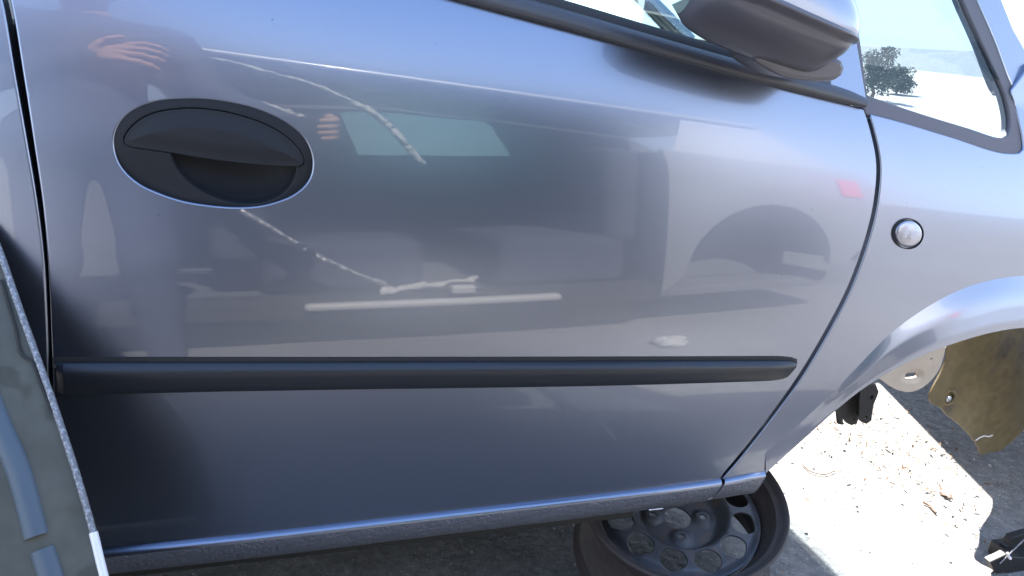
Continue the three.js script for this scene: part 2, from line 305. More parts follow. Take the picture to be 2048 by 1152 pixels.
  for (let i = 0; i <= N; i++) {
    const s = i < 6 ? i / 6 * 0.02 : i > N - 14 ? 0.94 + 0.06 * Math.sin((i - N + 14) / 14 * Math.PI / 2) : lerp(0.02, 0.94, (i - 6) / (N - 20));
    let a = topC[Math.round(s * 200)], b = botC[Math.round(s * 200)];
    const e = Math.max(0, (s - 0.94) / 0.06), eL = Math.max(0, 1 - s / 0.02);
    const rt = 1 - Math.sqrt(Math.max(0, 1 - Math.pow(e, 6))), rb2 = e;
    const A = pj(lerp(a[0], 1592, 0), a[1] + rt * 9, S), uB = b[0] - 16 * sst(0, 1, e), B = pj(uB, b[1] - 5 * (1 - Math.sqrt(Math.max(0, 1 - e ** 6))), S);
    const hgt = 1 - 0.75 * eL * eL - 0.55 * Math.pow(e, 5);
    const q = (t, d) => { const x = lerp(A[0], B[0], t), y = lerp(A[1], B[1], t); return V3(x, y, S(x, y) + d * hgt); };
    rows.push([q(0.015, -0.002), q(0.01, 0.004), q(0.03, 0.0072), q(0.08, 0.0098), q(0.15, 0.0123), q(0.22, 0.0138), q(0.3, 0.0143), q(0.45, 0.0139), q(0.7, 0.0125), q(0.88, 0.011), q(0.955, 0.0092), q(0.99, 0.006), q(1, -0.002)]);
    const y0 = A[1] + 0.0042, g = (y, d) => V3(A[0], y, S(A[0], y) + d); lineRows.push([g(y0, -0.001), g(y0, 0.0015), g(A[1] - 0.003, 0.0022), g(A[1] - 0.003, -0.001)]);
  }
  const capEnd = (r) => { const c = r.reduce((s, p) => s.add(p), V3(0, 0, 0)).divideScalar(r.length); return loft([r, r.map(() => c.clone())], { crease: 0.5 }); };
  part('rub_strip', merge([loft(rows, { crease: 0.9 }), capEnd(rows[N]), capEnd(rows[0])]), M.stripPlastic, door).userData.label = 'black plastic rub strip along the door';
  part('strip_top_line', loft(lineRows, { crease: 0.6 }), M.rubber, door);  // thin dark band along the top of the rub strip

  // ---- belt moulding: rounded black weatherstrip with a rubber lip against the glass
  const bl = spl([[-17, -247], ...beltLow.slice(2, -1), [1724, 219]], 60), mo = [], lip = [];
  bl.forEach(([u, v], i) => {
    const p = p3(u, v, S), e = Math.max(0, (i - 55) / 5), h = lerp(0.0285, 0.0225, sst(300, 1600, u)) , k = 1 - 0.35 * e ** 4;
    const q = (dy, dz) => V3(p.x + dy * 0.24, p.y + dy * k + (e ** 4) * 0.002, p.z + dz);
    mo.push([q(0.0012, -0.006), q(0.0015, 0.003), q(0.004, 0.0068), q(h * 0.35, 0.0074), q(h * 0.6, 0.0058), q(h * 0.84, 0.0022), q(h * 0.94, -0.002), q(h, -0.008), q(h, -0.02)]);
    lip.push([q(h - 0.002, -0.006), q(h + 0.003, -0.0085), q(h + 0.007, -0.0125), q(h + 0.0105, -0.019), q(h + 0.009, -0.026)]);
  });
  part('belt_moulding', merge([loft(mo, { crease: 1 }), capEnd(mo[60])]), M.trim, door);
  part('window_seal', loft(lip.slice(0, 52), { crease: 1 }), M.rubber, door);

  // ---- window glass, front post of the window frame
  const gl = lip.slice(0, 54).map((r) => [r[3].x, r[3].y - 0.012]);
  const gs = (x, y) => U(x, y) - 0.012;
  part('window_glass', sheet([...gl, [0.42, 1.3], [0.30, 1.36], [-0.27, 1.38], [gl[0][0], 1.2]], { S: gs, cell: 0.1, r: 0 }), M.glass, door);
  const post = [...px([[1655, 178], [1668, 110], [1680, 40], [1686, 0], [1640, -300], [1600, -480]], U), ...px([[1632, -480], [1668, -250], [1699, 0], [1712, 95], [1731, 206]], U)];
  part('window_post', sheet(post, { S: off(U, 0.002), cell: 0.03, r: 0.002, depth: 0.012 }), M.paint, door);
}

{ // ---- rear door, of which a strip shows behind the panel gap
  const edge = [[-40, -245], [-46, -167], [-1, 0], [23, 140], [46, 270], [68, 400], [83, 520], [90, 650], [94, 780], [102, 950], [114, 1112]];
  const e3 = px(spl(edge, 50), S);
  const ring = [...e3, [-1.0, 0.262], [-1.0, 1.03], [-0.6, 1.02]];
  const d = part('rear_door', sheet(ring, { S, cell: 0.03, r: 0.003, depth: 0.016 }), M.paint, car);
  part('rub_strip', box(-0.98, e3[35][0] - 0.02, 0.49, 0.535, S(0, 0.5) - 0.004, 0.012, 0.006), M.stripPlastic, d);
  part('lower_edge', box(-1.0, e3[48][0] - 0.005, 0.235, 0.2615, -0.05, -0.002, 0.008), M.chip, d);
  const gs = (x, y) => U(x, y) - 0.012;
  part('window_glass', sheet([[-0.36, 1.03], [-0.36, 1.38], [-0.8, 1.36], [-0.98, 1.06]], { S: gs, cell: 0.2, r: 0 }), M.glass, d);
}

// ---- front wing (fender) with flared arch
{
  const crs = spl([[1530, 906], [1600, 846], [1660, 790], [1720, 728], [1780, 668], [1850, 617], [1920, 580], [1985, 560], [2048, 552], [2130, 560], [2220, 590], [2330, 660], [2420, 760], [2480, 880]], 90);
  const lipP = spl([[1532, 946], [1605, 880], [1665, 826], [1722, 780], [1785, 740], [1850, 708], [1920, 682], [1985, 664], [2048, 655], [2110, 660], [2190, 690], [2270, 760], [2330, 850], [2360, 930]], 90);
  const FS = S;
  const c3 = crs.map(([u, v]) => p3(u, v, FS));
  const top = spl([[1742, 231], [1800, 246], [1900, 276], [2010, 309], [2046, 304], [2040, 240], [2024, 182]], 40);
  const ring = [...px(gapR.slice(1), FS), ...px([[1447, 958], [1490, 952], [1528, 943]], FS), ...c3.map((p) => [p.x, p.y]), [1.95, 0.45], [1.95, 0.7], [1.5, 0.86], [1.22, 0.905], [1.1, 0.905], ...px(top.reverse(), FS)];
  // flare: rolls outwards from the crease and down to the lip
  const rows = crs.map((_, i) => {
    const a = c3[i], g = sst(5, 45, i), out = lerp(0.001, 0.024, g), b2 = p3(...lipP[i], off(FS, out * 0.85)), r = [];
    for (let k = 0; k <= 14; k++) { const t = k / 14, z = lerp(a.z, b2.z - out * 0.85, t) + out * (0.62 * sst(-0.35, 0.5, t) * 1.0 + 0.38 * t - 0.62 * sst(-0.35, 0.5, 0) * (1 - t) - 0.1 * sst(0.86, 1, t)); r.push(V3(lerp(a.x, b2.x, t), lerp(a.y, b2.y, t), z)); }
    const l = r[14]; r.push(V3(l.x, l.y - 0.002, l.z - 0.004), V3(l.x + 0.002, l.y - 0.001, l.z - 0.009), V3(l.x + 0.004, l.y + 0.004, l.z - 0.03));
    return r;
  });
  const skin = sheet(ring, { S: FS, cell: 0.02, r: 0.0022, depth: 0.014 });
  const f = part('front_wing', merge([skin, loft(rows, { crease: 0.8 })]), M.paint, car);
  // lower end of the wing below the crease
  const cw = spl([[1447, 957], [1480, 952], [1510, 946], [1531, 943]], 14).map(([u, v]) => p3(u, v, S));
  const led = [], low = [];
  cw.forEach((p, i) => { const t = i / 14, w = 1 - sst(0.5, 1, t), q = (dy, dz) => V3(p.x + dy * lerp(0.45, 0.32, t) , p.y + dy, p.z + dz * lerp(1, 0.6, t));
    led.push([q(0.001, -0.004), q(0.0006, 0.001), q(-0.0006, 0.0045 * w), q(-0.0022, 0.0072 * (0.4 + 0.6 * w)), q(-0.0042, 0.0082), q(-0.0065, 0.0088)]);
    low.push([q(-0.0065, 0.0088), q(-0.012, 0.0084), q(-0.022, 0.006), q(-0.03, 0.0025), q(-0.036, -0.001), q(-0.041, -0.008), q(-0.0435, -0.018), q(-0.0435, -0.05)]); });
  part('folded_ledge', loft(led, { crease: 1.2 }), M.paint, f);
  part('lower_edge', loft(low, { crease: 1.2 }), M.chip, f);
  // side repeater
  const R0 = 29, prof = [[1.0, -0.002], [1.0, 0.001], [0.97, 0.0032], [0.9, 0.0042], [0.75, 0.005], [0.5, 0.0058], [0.25, 0.0062], [0.02, 0.0064]], rws = [], rim = [];
  for (let i = 0; i <= 48; i++) { const t = i / 48 * 2 * Math.PI, c = Math.cos(t), s = Math.sin(t);
    rws.push(prof.map(([k, d]) => p3(1815 + R0 * 0.93 * k * c, 467 + R0 * 0.93 * k * s, S).add(V3(0, 0, d))).reverse());
    rim.push([[1.0, 0.003], [1.06, 0.0022], [1.06, -0.001]].map(([k, d]) => p3(1815 + R0 * k * c, 467 + R0 * k * s, S).add(V3(0, 0, d))).reverse()); }
  const rp = part('side_repeater', loft(rws.map((r) => r.slice().reverse()), { crease: 0.9 }), M.lens, f); rp.userData.label = 'round clear side repeater lamp';
  part('repeater_seal', loft(rim.map((r) => r.slice().reverse()), { crease: 0.9 }), M.rubber, f);
}

// ---- quarter light ahead of the mirror
{
  const q = ([a, b]) => [1600 + a / 3.388, b / 3.388];
  const outer = [...spl([[150, -1500], [235, -700], [318, 0], [352, 300], [398, 640], [452, 762]].map(q), 30), ...spl([[470, 775], [800, 870], [1150, 975], [1400, 1052], [1450, 1062], [1495, 1030], [1508, 960], [1495, 850], [1430, 580], [1190, 0], [900, -700], [640, -1300], [470, -1600]].map(q), 70)];
  const inner = [...spl([[235, -1350], [290, -700], [362, 0], [405, 330], [448, 645]].map(q), 30), ...spl([[470, 662], [800, 775], [1150, 882], [1360, 945], [1405, 930], [1432, 850], [1400, 650], [1300, 420], [1112, 0], [830, -700], [590, -1250]].map(q), 60)];
  const o3 = px(outer, U), i3 = px(inner, U);
  const ql = part('quarter_light', sheet(i3, { S: off(U, -0.004), cell: 0.1, r: 0 }), M.clear, car); ql.userData.label = 'small triangular front quarter window';
  part('seal', sheet(o3, { holes: [i3], S: off(U, 0.001), cell: 0.03, r: 0.003, depth: 0.012 }), M.greyRubber, ql);
}
{ // ---- windscreen pillar, scuttle, windscreen, roof, cabin behind the glass
  const pil = [...px(spl([[1955, 0], [1990, 80], [2016, 150], [2026, 172]], 20).reverse(), U), ...px([[1862, -230], [1740, -520]], U), ...px([[1800, -520], [1920, -210], [1998, 0], [2022, 60], [2052, 112], [2080, 176], [2060, 174]], U)];
  part('windscreen_pillar', sheet(pil, { S: off(U, 0.003), cell: 0.03, r: 0.006, depth: 0.03 }), M.paint, car);
  const zN = -0.1, zF = -1.36;
  const ws = geo([1.04, 0.88, zN, 1.04, 0.88, zF, 0.6, 1.38, zF - -0.06, 0.6, 1.38, zN - 0.08], null, [0, 0, 1, 0, 1, 1, 0, 1], [0, 1, 2, 0, 2, 3]);
  part('windscreen', ws, M.clear, car);
  part('roof', box(-1.1, 0.62, 1.385, 1.42, -1.3, -0.26, 0.015), M.paint, car);
  part('roof_rail', tube([V3(-1.1, 1.38, -0.205), V3(0.2, 1.395, -0.2), V3(0.62, 1.37, -0.205)], 0.022, 20), M.paint, car);
  part('roof_rail', tube([V3(-1.1, 1.38, -1.35), V3(0.2, 1.395, -1.35), V3(0.62, 1.37, -1.35)], 0.022, 20), M.paint, car);
  part('centre_pillar', sheet([[-0.36, 0.98], [-0.27, 0.98], [-0.27, 1.38], [-0.36, 1.38]], { S: off(U, -0.006), cell: 0.05, r: 0.003 }), M.plastic, car);
  part('door_jamb', merge([box(-0.42, -0.1, 0.22, 0.9, -0.22, -0.075), box(0.45, 0.68, 0.27, 0.8, -0.24, -0.1), box(-1.0, 0.5, 0.2, 0.245, -0.12, -0.055)]), M.under, car);
  part('dashboard', merge([box(0.72, 0.98, 0.66, 0.822, -1.36, -0.18, 0.03), box(0.78, 0.96, 0.8, 0.845, -0.72, -0.3, 0.02)]), M.interior, car);
  part('scuttle', box(0.9, 0.99, 0.72, 0.80, -1.4, -0.2, 0.02), M.plastic, car);
  part('wiper', merge([tube([V3(1.03, 0.85, -0.6), V3(1.01, 0.875, -0.85), V3(1.0, 0.89, -1.15)], 0.006, 12), tube([V3(1.03, 0.89, -0.6), V3(1.01, 0.895, -1.2)], 0.004, 6)]), M.dark, car);
  part('far_pillar', tube([V3(1.18, 0.88, -1.42), V3(0.8, 1.16, -1.38), V3(0.6, 1.38, -1.33)], 0.03, 16), M.paint, car);
  part('far_side', plate([[-1.1, 0.24], [0.95, 0.24], [0.95, 0.86], [-1.1, 0.98]], -1.52, 0.05), M.paint, car);
  part('far_window', geo([-0.9, 0.95, -1.5, 0.75, 0.86, -1.5, 0.35, 1.38, -1.36, -0.9, 1.38, -1.36], null, [0, 0, 1, 0, 1, 1, 0, 1], [0, 1, 2, 0, 2, 3]), M.glass, car);
  part('far_wing', plate([[0.96, 0.3], [1.0, 0.45], [1.15, 0.56], [1.35, 0.6], [1.55, 0.55], [1.68, 0.42], [1.72, 0.3], [1.95, 0.4], [1.95, 0.66], [1.5, 0.82], [0.96, 0.86]], -1.52, 0.02), M.paint, car);
  part('floor_pan', box(-1.1, 0.84, 0.285, 0.33, -1.5, -0.26, 0.015), M.under, car);
  part('inner_sill', box(-1.1, 0.66, 0.275, 0.34, -0.262, -0.055, 0.015), M.under, car);
  part('bulkhead', box(0.84, 0.88, 0.3, 0.8, -1.5, -0.3, 0.01), M.under, car);
  part('rear_bulkhead', box(-1.14, -1.1, 0.2, 1.0, -1.5, -0.08, 0.01), M.under, car);
  part('front_seat', merge([box(-0.12, 0.36, 0.36, 0.5, -0.68, -0.2, 0.05), box(-0.26, -0.1, 0.42, 0.98, -0.67, -0.21, 0.06), box(-0.27, -0.17, 1.0, 1.17, -0.56, -0.32, 0.04)]), M.seat, car);
  part('front_seat', merge([box(-0.12, 0.36, 0.36, 0.5, -1.38, -0.9, 0.05), box(-0.26, -0.1, 0.42, 0.98, -1.37, -0.91, 0.06), box(-0.27, -0.17, 1.0, 1.17, -1.26, -1.02, 0.04)]), M.seat, car);
}
{ // ---- folded wing mirror: lower shell, painted cap, foot
  const ZM = 0.035, F = flat(ZM);
  const mir = new THREE.Group(); mir.name = 'wing_mirror'; car.add(mir);
  const bot = spl([[1375, 28], [1384, 48], [1420, 76], [1500, 112], [1570, 136], [1625, 148], [1660, 128], [1680, 122]], 120);
  const seam = spl([[1386, -46], [1420, -32], [1462, -18], [1505, -2], [1560, 22], [1620, 48], [1668, 68], [1697, 88]], 120);
  const topc = spl([[1392, -95], [1430, -120], [1480, -130], [1540, -130], [1600, -115], [1650, -80], [1688, -25], [1702, 60]], 120);
  const low = [], cap = [];
  for (let i = 0; i <= 120; i++) {
    const s = i / 120, B = p3(...bot[i], F), T = p3(...seam[i], F), K = p3(...topc[i], F);
    const end = Math.sqrt(Math.max(0.02, 1 - Math.pow(Math.abs(2 * s - 0.98) / 1.02, 5))), D = 0.075 * end, r = [], c = [];
    for (let k = 0; k <= 48; k++) { const t = k / 48, pr = Math.pow(Math.sin(Math.min(1, t * 1.25) * Math.PI / 2), 0.62) - 0.06 * sst(0.9, 1, t); r.push(V3(lerp(B.x, T.x, t), lerp(B.y, T.y, t), ZM - 0.025 + D * pr + 0.012 * sst(0.75, 0.97, t))); }
    r.unshift(V3(lerp(B.x, T.x, 0.25), lerp(B.y, T.y, 0.25), ZM - 0.045));
    for (let k = 0; k <= 36; k++) { const t = k / 36, a = t * Math.PI / 2; c.push(V3(lerp(T.x, K.x, Math.sin(a)), lerp(T.y, K.y, Math.sin(a)), ZM - 0.027 + (D * 0.93 + 0.012) * Math.pow(Math.cos(a), 0.8))); }
    c.unshift(V3(T.x, T.y, ZM - 0.03 + D * 0.8)); c.push(V3(lerp(K.x, T.x, 0.4), lerp(K.y, T.y, 0.4), ZM - 0.05));
    low.push(r); cap.push(c);
  }
  const capEnd = (r) => { const c = r.reduce((s, p) => s.add(p), V3(0, 0, 0)).divideScalar(r.length); return loft([r, r.map(() => c.clone())], { crease: 0.5 }); };
  part('shell', merge([loft(low, { crease: 1.2 }), capEnd(low[0]), capEnd(low[120])]), M.mirrorPlastic, mir).userData.label = 'dark grey plastic lower shell';
  part('cap', merge([loft(cap, { crease: 1.2 }), capEnd(cap[0]), capEnd(cap[120])]), M.paint, mir).userData.label = 'silver-grey painted cap';
  const foot = spl([[1500, 108], [1560, 132], [1610, 143], [1640, 128], [1652, 122], [1668, 130], [1664, 146], [1640, 152], [1600, 150], [1555, 141]], 40, true);
  part('foot', plate(px(foot, flat(0.012)), 0.02, 0.05, [], 0.006), M.mirrorPlastic, mir);
  const sail = px([[1468, 136], [1520, 146], [1600, 150], [1655, 146], [1656, 181], [1600, 170], [1530, 152]], U);
  part('sail_plate', sheet(sail, { S: off(U, 0.007), cell: 0.03, r: 0.002, depth: 0.02 }), M.trim, mir);
}
{ // ---- what shows through the empty wheel arch
  const q = ([a, b]) => [1640 + a / 4.431, 660 + b / 4.431];
  const zS = -0.30, bend = (x, y) => zS - 0.2 * Math.pow(Math.min(0.6, Math.max(0, x - 1.15)), 2) + 0.012 * Math.sin(x * 24) * Math.sin(y * 17 + 1) + 0.02 * Math.exp(-(((x - 1.3) / 0.09) ** 2 + ((y - 0.5) / 0.07) ** 2));
  const o = px([...spl([[1135, -200], [1136, 130], [1126, 260], [1080, 380], [1005, 520], [976, 595], [990, 640], [1080, 690], [1130, 750], [1200, 800], [1290, 880], [1360, 960], [1415, 1040]], 50).map(q), ...spl([[1425, 1085], [1452, 1110], [1490, 1080], [1580, 1075], [1650, 1030], [1720, 970], [1808, 880], [1950, 640], [2050, 300], [2050, -300]], 50).map(q)], bend);
  const sh = part('splash_shield', sheet(o, { S: bend, cell: 0.015, r: 0.0015, depth: 0.003 }), M.olive, car); sh.userData.label = 'grubby olive-brown splash shield hanging in the wheel arch';
  const sc = p3(...q([1132, 605]), bend); const sg = new THREE.SphereGeometry(0.0065, 16, 10); sg.scale(1, 1.1, 0.5); sg.translate(sc.x, sc.y, sc.z + 0.003); part('screw', sg, M.screw, sh);
  const wg = new THREE.TorusGeometry(0.016, 0.004, 8, 28); wg.translate(sc.x + 0.002, sc.y + 0.001, sc.z); part('washer', wg, M.olive, sh);
  part('torn_edge', tube([[1372, 975], [1410, 950], [1450, 935], [1490, 940], [1522, 928]].map((p) => p3(...q(p), bend).add(V3(0, 0, 0.002))), 0.0016, 24, 6), M.bare, sh);
  const zB = -0.26, bo = px([...spl([[540, 430], [600, 475], [640, 502], [700, 530], [800, 546], [900, 512], [1000, 442], [1080, 350], [1120, 240], [1130, 140], [1130, -100]], 40).map(q), q([300, -100]), q([300, 400])], flat(zB));
  const [sx, sy] = pj(...q([830, 415]), flat(zB)), slot = []; for (let i = 0; i < 28; i++) { const t = i / 28 * 2 * Math.PI; slot.push([sx + 0.0125 * Math.sign(Math.cos(t)) * Math.abs(Math.cos(t)) ** 0.55 * 1.25, sy + 0.0075 * Math.sign(Math.sin(t)) * Math.abs(Math.sin(t)) ** 0.55]); }
  const [cx, cy] = pj(...q([985, 262]), flat(zB));
  const dish = (x, y) => zB - 0.006 * sst(1.9, 1.1, Math.hypot((x - sx) / 0.0155, (y - sy) / 0.0085)) - 3 * Math.max(0, x - sx - 0.02) ** 2 ;
  const ib = part('inner_bracket', sheet(bo, { holes: [slot, ell(cx, cy, 0.006, 0.0035, 12, 0.5)], S: dish, cell: 0.004, r: 0.0015, depth: 0.004 }), M.primer, car); ib.userData.label = 'grey primed inner wing flange with slotted hole';
  part('inner_wing_box', box(1.2, 1.5, 0.48, 0.62, -0.42, -0.36, 0.01), M.under, car);
  const zK = -0.245, hole = (p, r) => ell(...pj(...q(p), flat(zK)), r, r * 1.25, 14);
  const A = px([[120, 700], [160, 735], [170, 830], [200, 835], [197, 772], [240, 820], [280, 838], [320, 825], [336, 780], [352, 690], [365, 560], [300, 500]].map(q), flat(zK));
  const B = px([[352, 590], [345, 760], [370, 810], [410, 825], [448, 800], [456, 740], [470, 655], [498, 590], [512, 545], [490, 488], [420, 480], [360, 520]].map(q), flat(zK + 0.02));
  const hb = ell(...pj(...q([405, 772]), flat(zK + 0.02)), 0.0032, 0.005, 14), hb2 = ell(...pj(...q([455, 595]), flat(zK + 0.02)), 0.0042, 0.0068, 14);
  const sus = part('suspension_bracket', merge([plate(A, zK, 0.006, [hole([300, 787], 0.0034)]), plate(B, zK + 0.02, 0.006, [hb, hb2])]), M.bracket, car); sus.userData.label = 'black suspension bracket with bolt holes';
  part('crossmember', box(1.72, 1.8, 0.4, 0.58, -1.45, -0.75, 0.02), M.under, car);
}

// ------------------------------------------------------------------ steel wheel lying under the sill
{
  const w = thing('steel_wheel', 'bare grey steel wheel rim lying flat on the ground under the sill', 'wheel');
  w.position.copy(onGround(1352, 1004, 0.15)); w.scale.setScalar(0.86);
  const Rr = 0.2, H = 0.172;
  const prof = [[0.182, 0.0], [0.2, 0.0], [0.2, 0.012], [0.186, 0.018], [0.18, 0.04], [0.165, 0.06], [0.165, 0.11], [0.18, 0.13], [0.186, 0.154], [0.2, 0.16], [0.203, 0.168], [0.2, 0.172], [0.195, 0.17], [0.192, 0.163], [0.18, 0.158], [0.174, 0.135], [0.158, 0.112], [0.158, 0.06], [0.174, 0.038], [0.18, 0.014], [0.182, 0.0]].map(([r, y]) => new THREE.Vector2(r, y));
  part('rim_barrel', creased(new THREE.LatheGeometry(prof, 96), 0.9), M.rust, w).userData.label = 'rust-tinted rim barrel';
  const sh = new THREE.Shape(ell(0, 0, 0.158, 0.158, 96).map(([a, b]) => new THREE.Vector2(a, b)));
  sh.holes.push(new THREE.Path(ell(0, 0, 0.028, 0.028, 32).map(([a, b]) => new THREE.Vector2(a, b))));
  const faceH = (r) => 0.122 + 0.012 * sst(0.158, 0.14, r) - 0.03 * sst(0.1, 0.075, r);
  // disc as a curved sheet with the ventilation and bolt holes cut through
  const holes = []; for (let i = 0; i < 12; i++) { const t = (i + 0.35) / 12 * 2 * Math.PI; holes.push(ell(0.124 * Math.cos(t), 0.124 * Math.sin(t), 0.0275, 0.026, 28, t + Math.PI / 2)); }
  for (let i = 0; i < 4; i++) { const t = i / 4 * 2 * Math.PI + 0.95; holes.push(ell(0.05 * Math.cos(t), 0.05 * Math.sin(t), 0.0075, 0.0075, 18)); }
  holes.push(ell(0, 0, 0.028, 0.028, 32));
  const fS = (x, y) => { const r = Math.hypot(x, y); let z = faceH(r); for (let i = 0; i < 4; i++) { const t = i / 4 * 2 * Math.PI + 0.95; z += 0.007 * sst(0.024, 0.012, Math.hypot(x - 0.05 * Math.cos(t), y - 0.05 * Math.sin(t))); } return z; };
  const g = sheet(ell(0, 0, 0.1575, 0.1575, 96), { holes, S: fS, cell: 0.006, r: 0.0012, depth: 0.003 }); g.rotateX(-Math.PI / 2);
  part('disc', g, M.steel, w).userData.label = 'pierced grey steel disc';
  w.quaternion.setFromUnitVectors(V3(0, 1, 0), V3(-0.08, 1, 0.27).normalize()); w.rotateY(0.35); w.position.y = 0.049;
}

// ------------------------------------------------------------------ loose panel leaning on the rear door, edge towards the lens
{
  const pn = thing('scrap_sheet', 'loose olive-grey body panel with a scuffed bright edge leaning against the rear door', 'car panel');
  const PS0 = (x, y) => 0.46 - 0.66 * y;
  const [rx0, ry0] = pj(20, 880, PS0), [rx1, ry1] = pj(125, 1152, PS0), rl = Math.hypot(rx1 - rx0, ry1 - ry0), ux = (rx1 - rx0) / rl, uy = (ry1 - ry0) / rl;
  const ribGap = pj(75, 1085, PS0);
  const PS = (x, y) => { const d = (x - rx0) * uy - (y - ry0) * ux, s = (x - ribGap[0]) * ux + (y - ribGap[1]) * uy;
    return PS0(x, y) - 0.006 * sst(0.05, 0.12, d) - (d < -0.02 ? 0.003 * sst(0.014, 0.004, Math.abs(s)) : 0); };
  const edge = [[-22, 448], [2, 508], [40, 618], [84, 740], [100, 785], [118, 838], [155, 952], [186, 1060], [203, 1130], [226, 1220], [262, 1380]];
  const e2 = px(spl(edge, 60), PS0), last = e2[e2.length - 1];
  const g = sheet([...e2, [last[0] + 0.01, 0.012], [-0.75, 0.012], [-0.75, 0.66], [-0.5, 0.68]], { S: PS, cell: 0.01, r: 0.001, depth: 0.002 });
  part('sheet', g, M.panelBack, pn);
  part('rib', merge([[[-40, 740], [0, 845], [40, 940], [68, 1040], [76, 1072]], [[88, 1098], [104, 1150], [128, 1240], [150, 1330]]].map((l) => { const gt = tube(l.map(([u, v]) => p3(u, v, off(PS, -0.007))), 0.0125, 40, 20); const p = gt.attributes.position; return gt; })), M.ribSkyTint, pn).userData.label = 'raised rib with blue sky reflection put into its colour';
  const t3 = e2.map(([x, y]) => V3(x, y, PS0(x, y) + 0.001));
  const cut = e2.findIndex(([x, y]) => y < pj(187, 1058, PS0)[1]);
  part('edge_hem', tube(t3.slice(0, cut + 1), 0.0034, 90, 8), M.hem, pn);
  part('edge_sun_tint', tube(t3.slice(cut), 0.0042, 40, 8), M.bare, pn).userData.label = 'edge stretch made pale as if sunlit';  // sunlight on the lower edge put into a paler material
  const fl = [[36, 560], [70, 690], [92, 740], [112, 800]].map(([u, v]) => p3(u, v, off(PS0, 0.004)));
  part('flange_seam', tube([[2, 560], [30, 655], [44, 710], [62, 722], [82, 770], [104, 826]].map(([u, v]) => p3(u, v, off(PS0, 0.002))), 0.0016, 30, 6), M.under, pn);
}

// ------------------------------------------------------------------ dark bracket lying at the lower right
{
  const b = thing('scrap_bracket', 'black scrap metal bracket with a thin bright rod lying on sunlit ground', 'scrap metal');
  const q = ([a, c]) => [1748 + a / 5.703, 950 + c / 5.703], z = -0.06;
  const up = px([[1500, 815], [1540, 790], [1545, 760], [1580, 715], [1711, 675], [2000, 600], [2100, 1000], [1800, 1000], [1560, 930], [1520, 880]].map(q), flat(z));
  const lo = px([[1328, 990], [1440, 940], [1500, 910], [1560, 935], [1800, 960], [2100, 940], [2100, 1300], [1600, 1250], [1545, 1130], [1500, 1095], [1415, 1110], [1380, 1095]].map(q), flat(z + 0.03));
  const [hx, hy] = pj(...q([1425, 1022]), flat(z + 0.03));
  part('upper_fin', plate(up, z, 0.012), M.bracket, b);
  part('base_plate', plate(lo, z + 0.03, 0.012, [ell(hx, hy, 0.003, 0.0015, 12, -0.2)]), M.bracket, b);
  part('rod', tube([[1435, 1010], [1711, 740], [1900, 560]].map((p) => p3(...q(p), flat(z + 0.034))), 0.0014, 8, 6), M.hem, b);
  part('clip', tube([[1525, 890], [1535, 930], [1555, 955]].map((p) => p3(...q(p), flat(z + 0.036))), 0.0028, 8, 6), M.bare, b);
  part('foot', box(1.27, 1.36, 0.0, 0.03, -0.09, -0.03, 0.004), M.bracket, b);
}

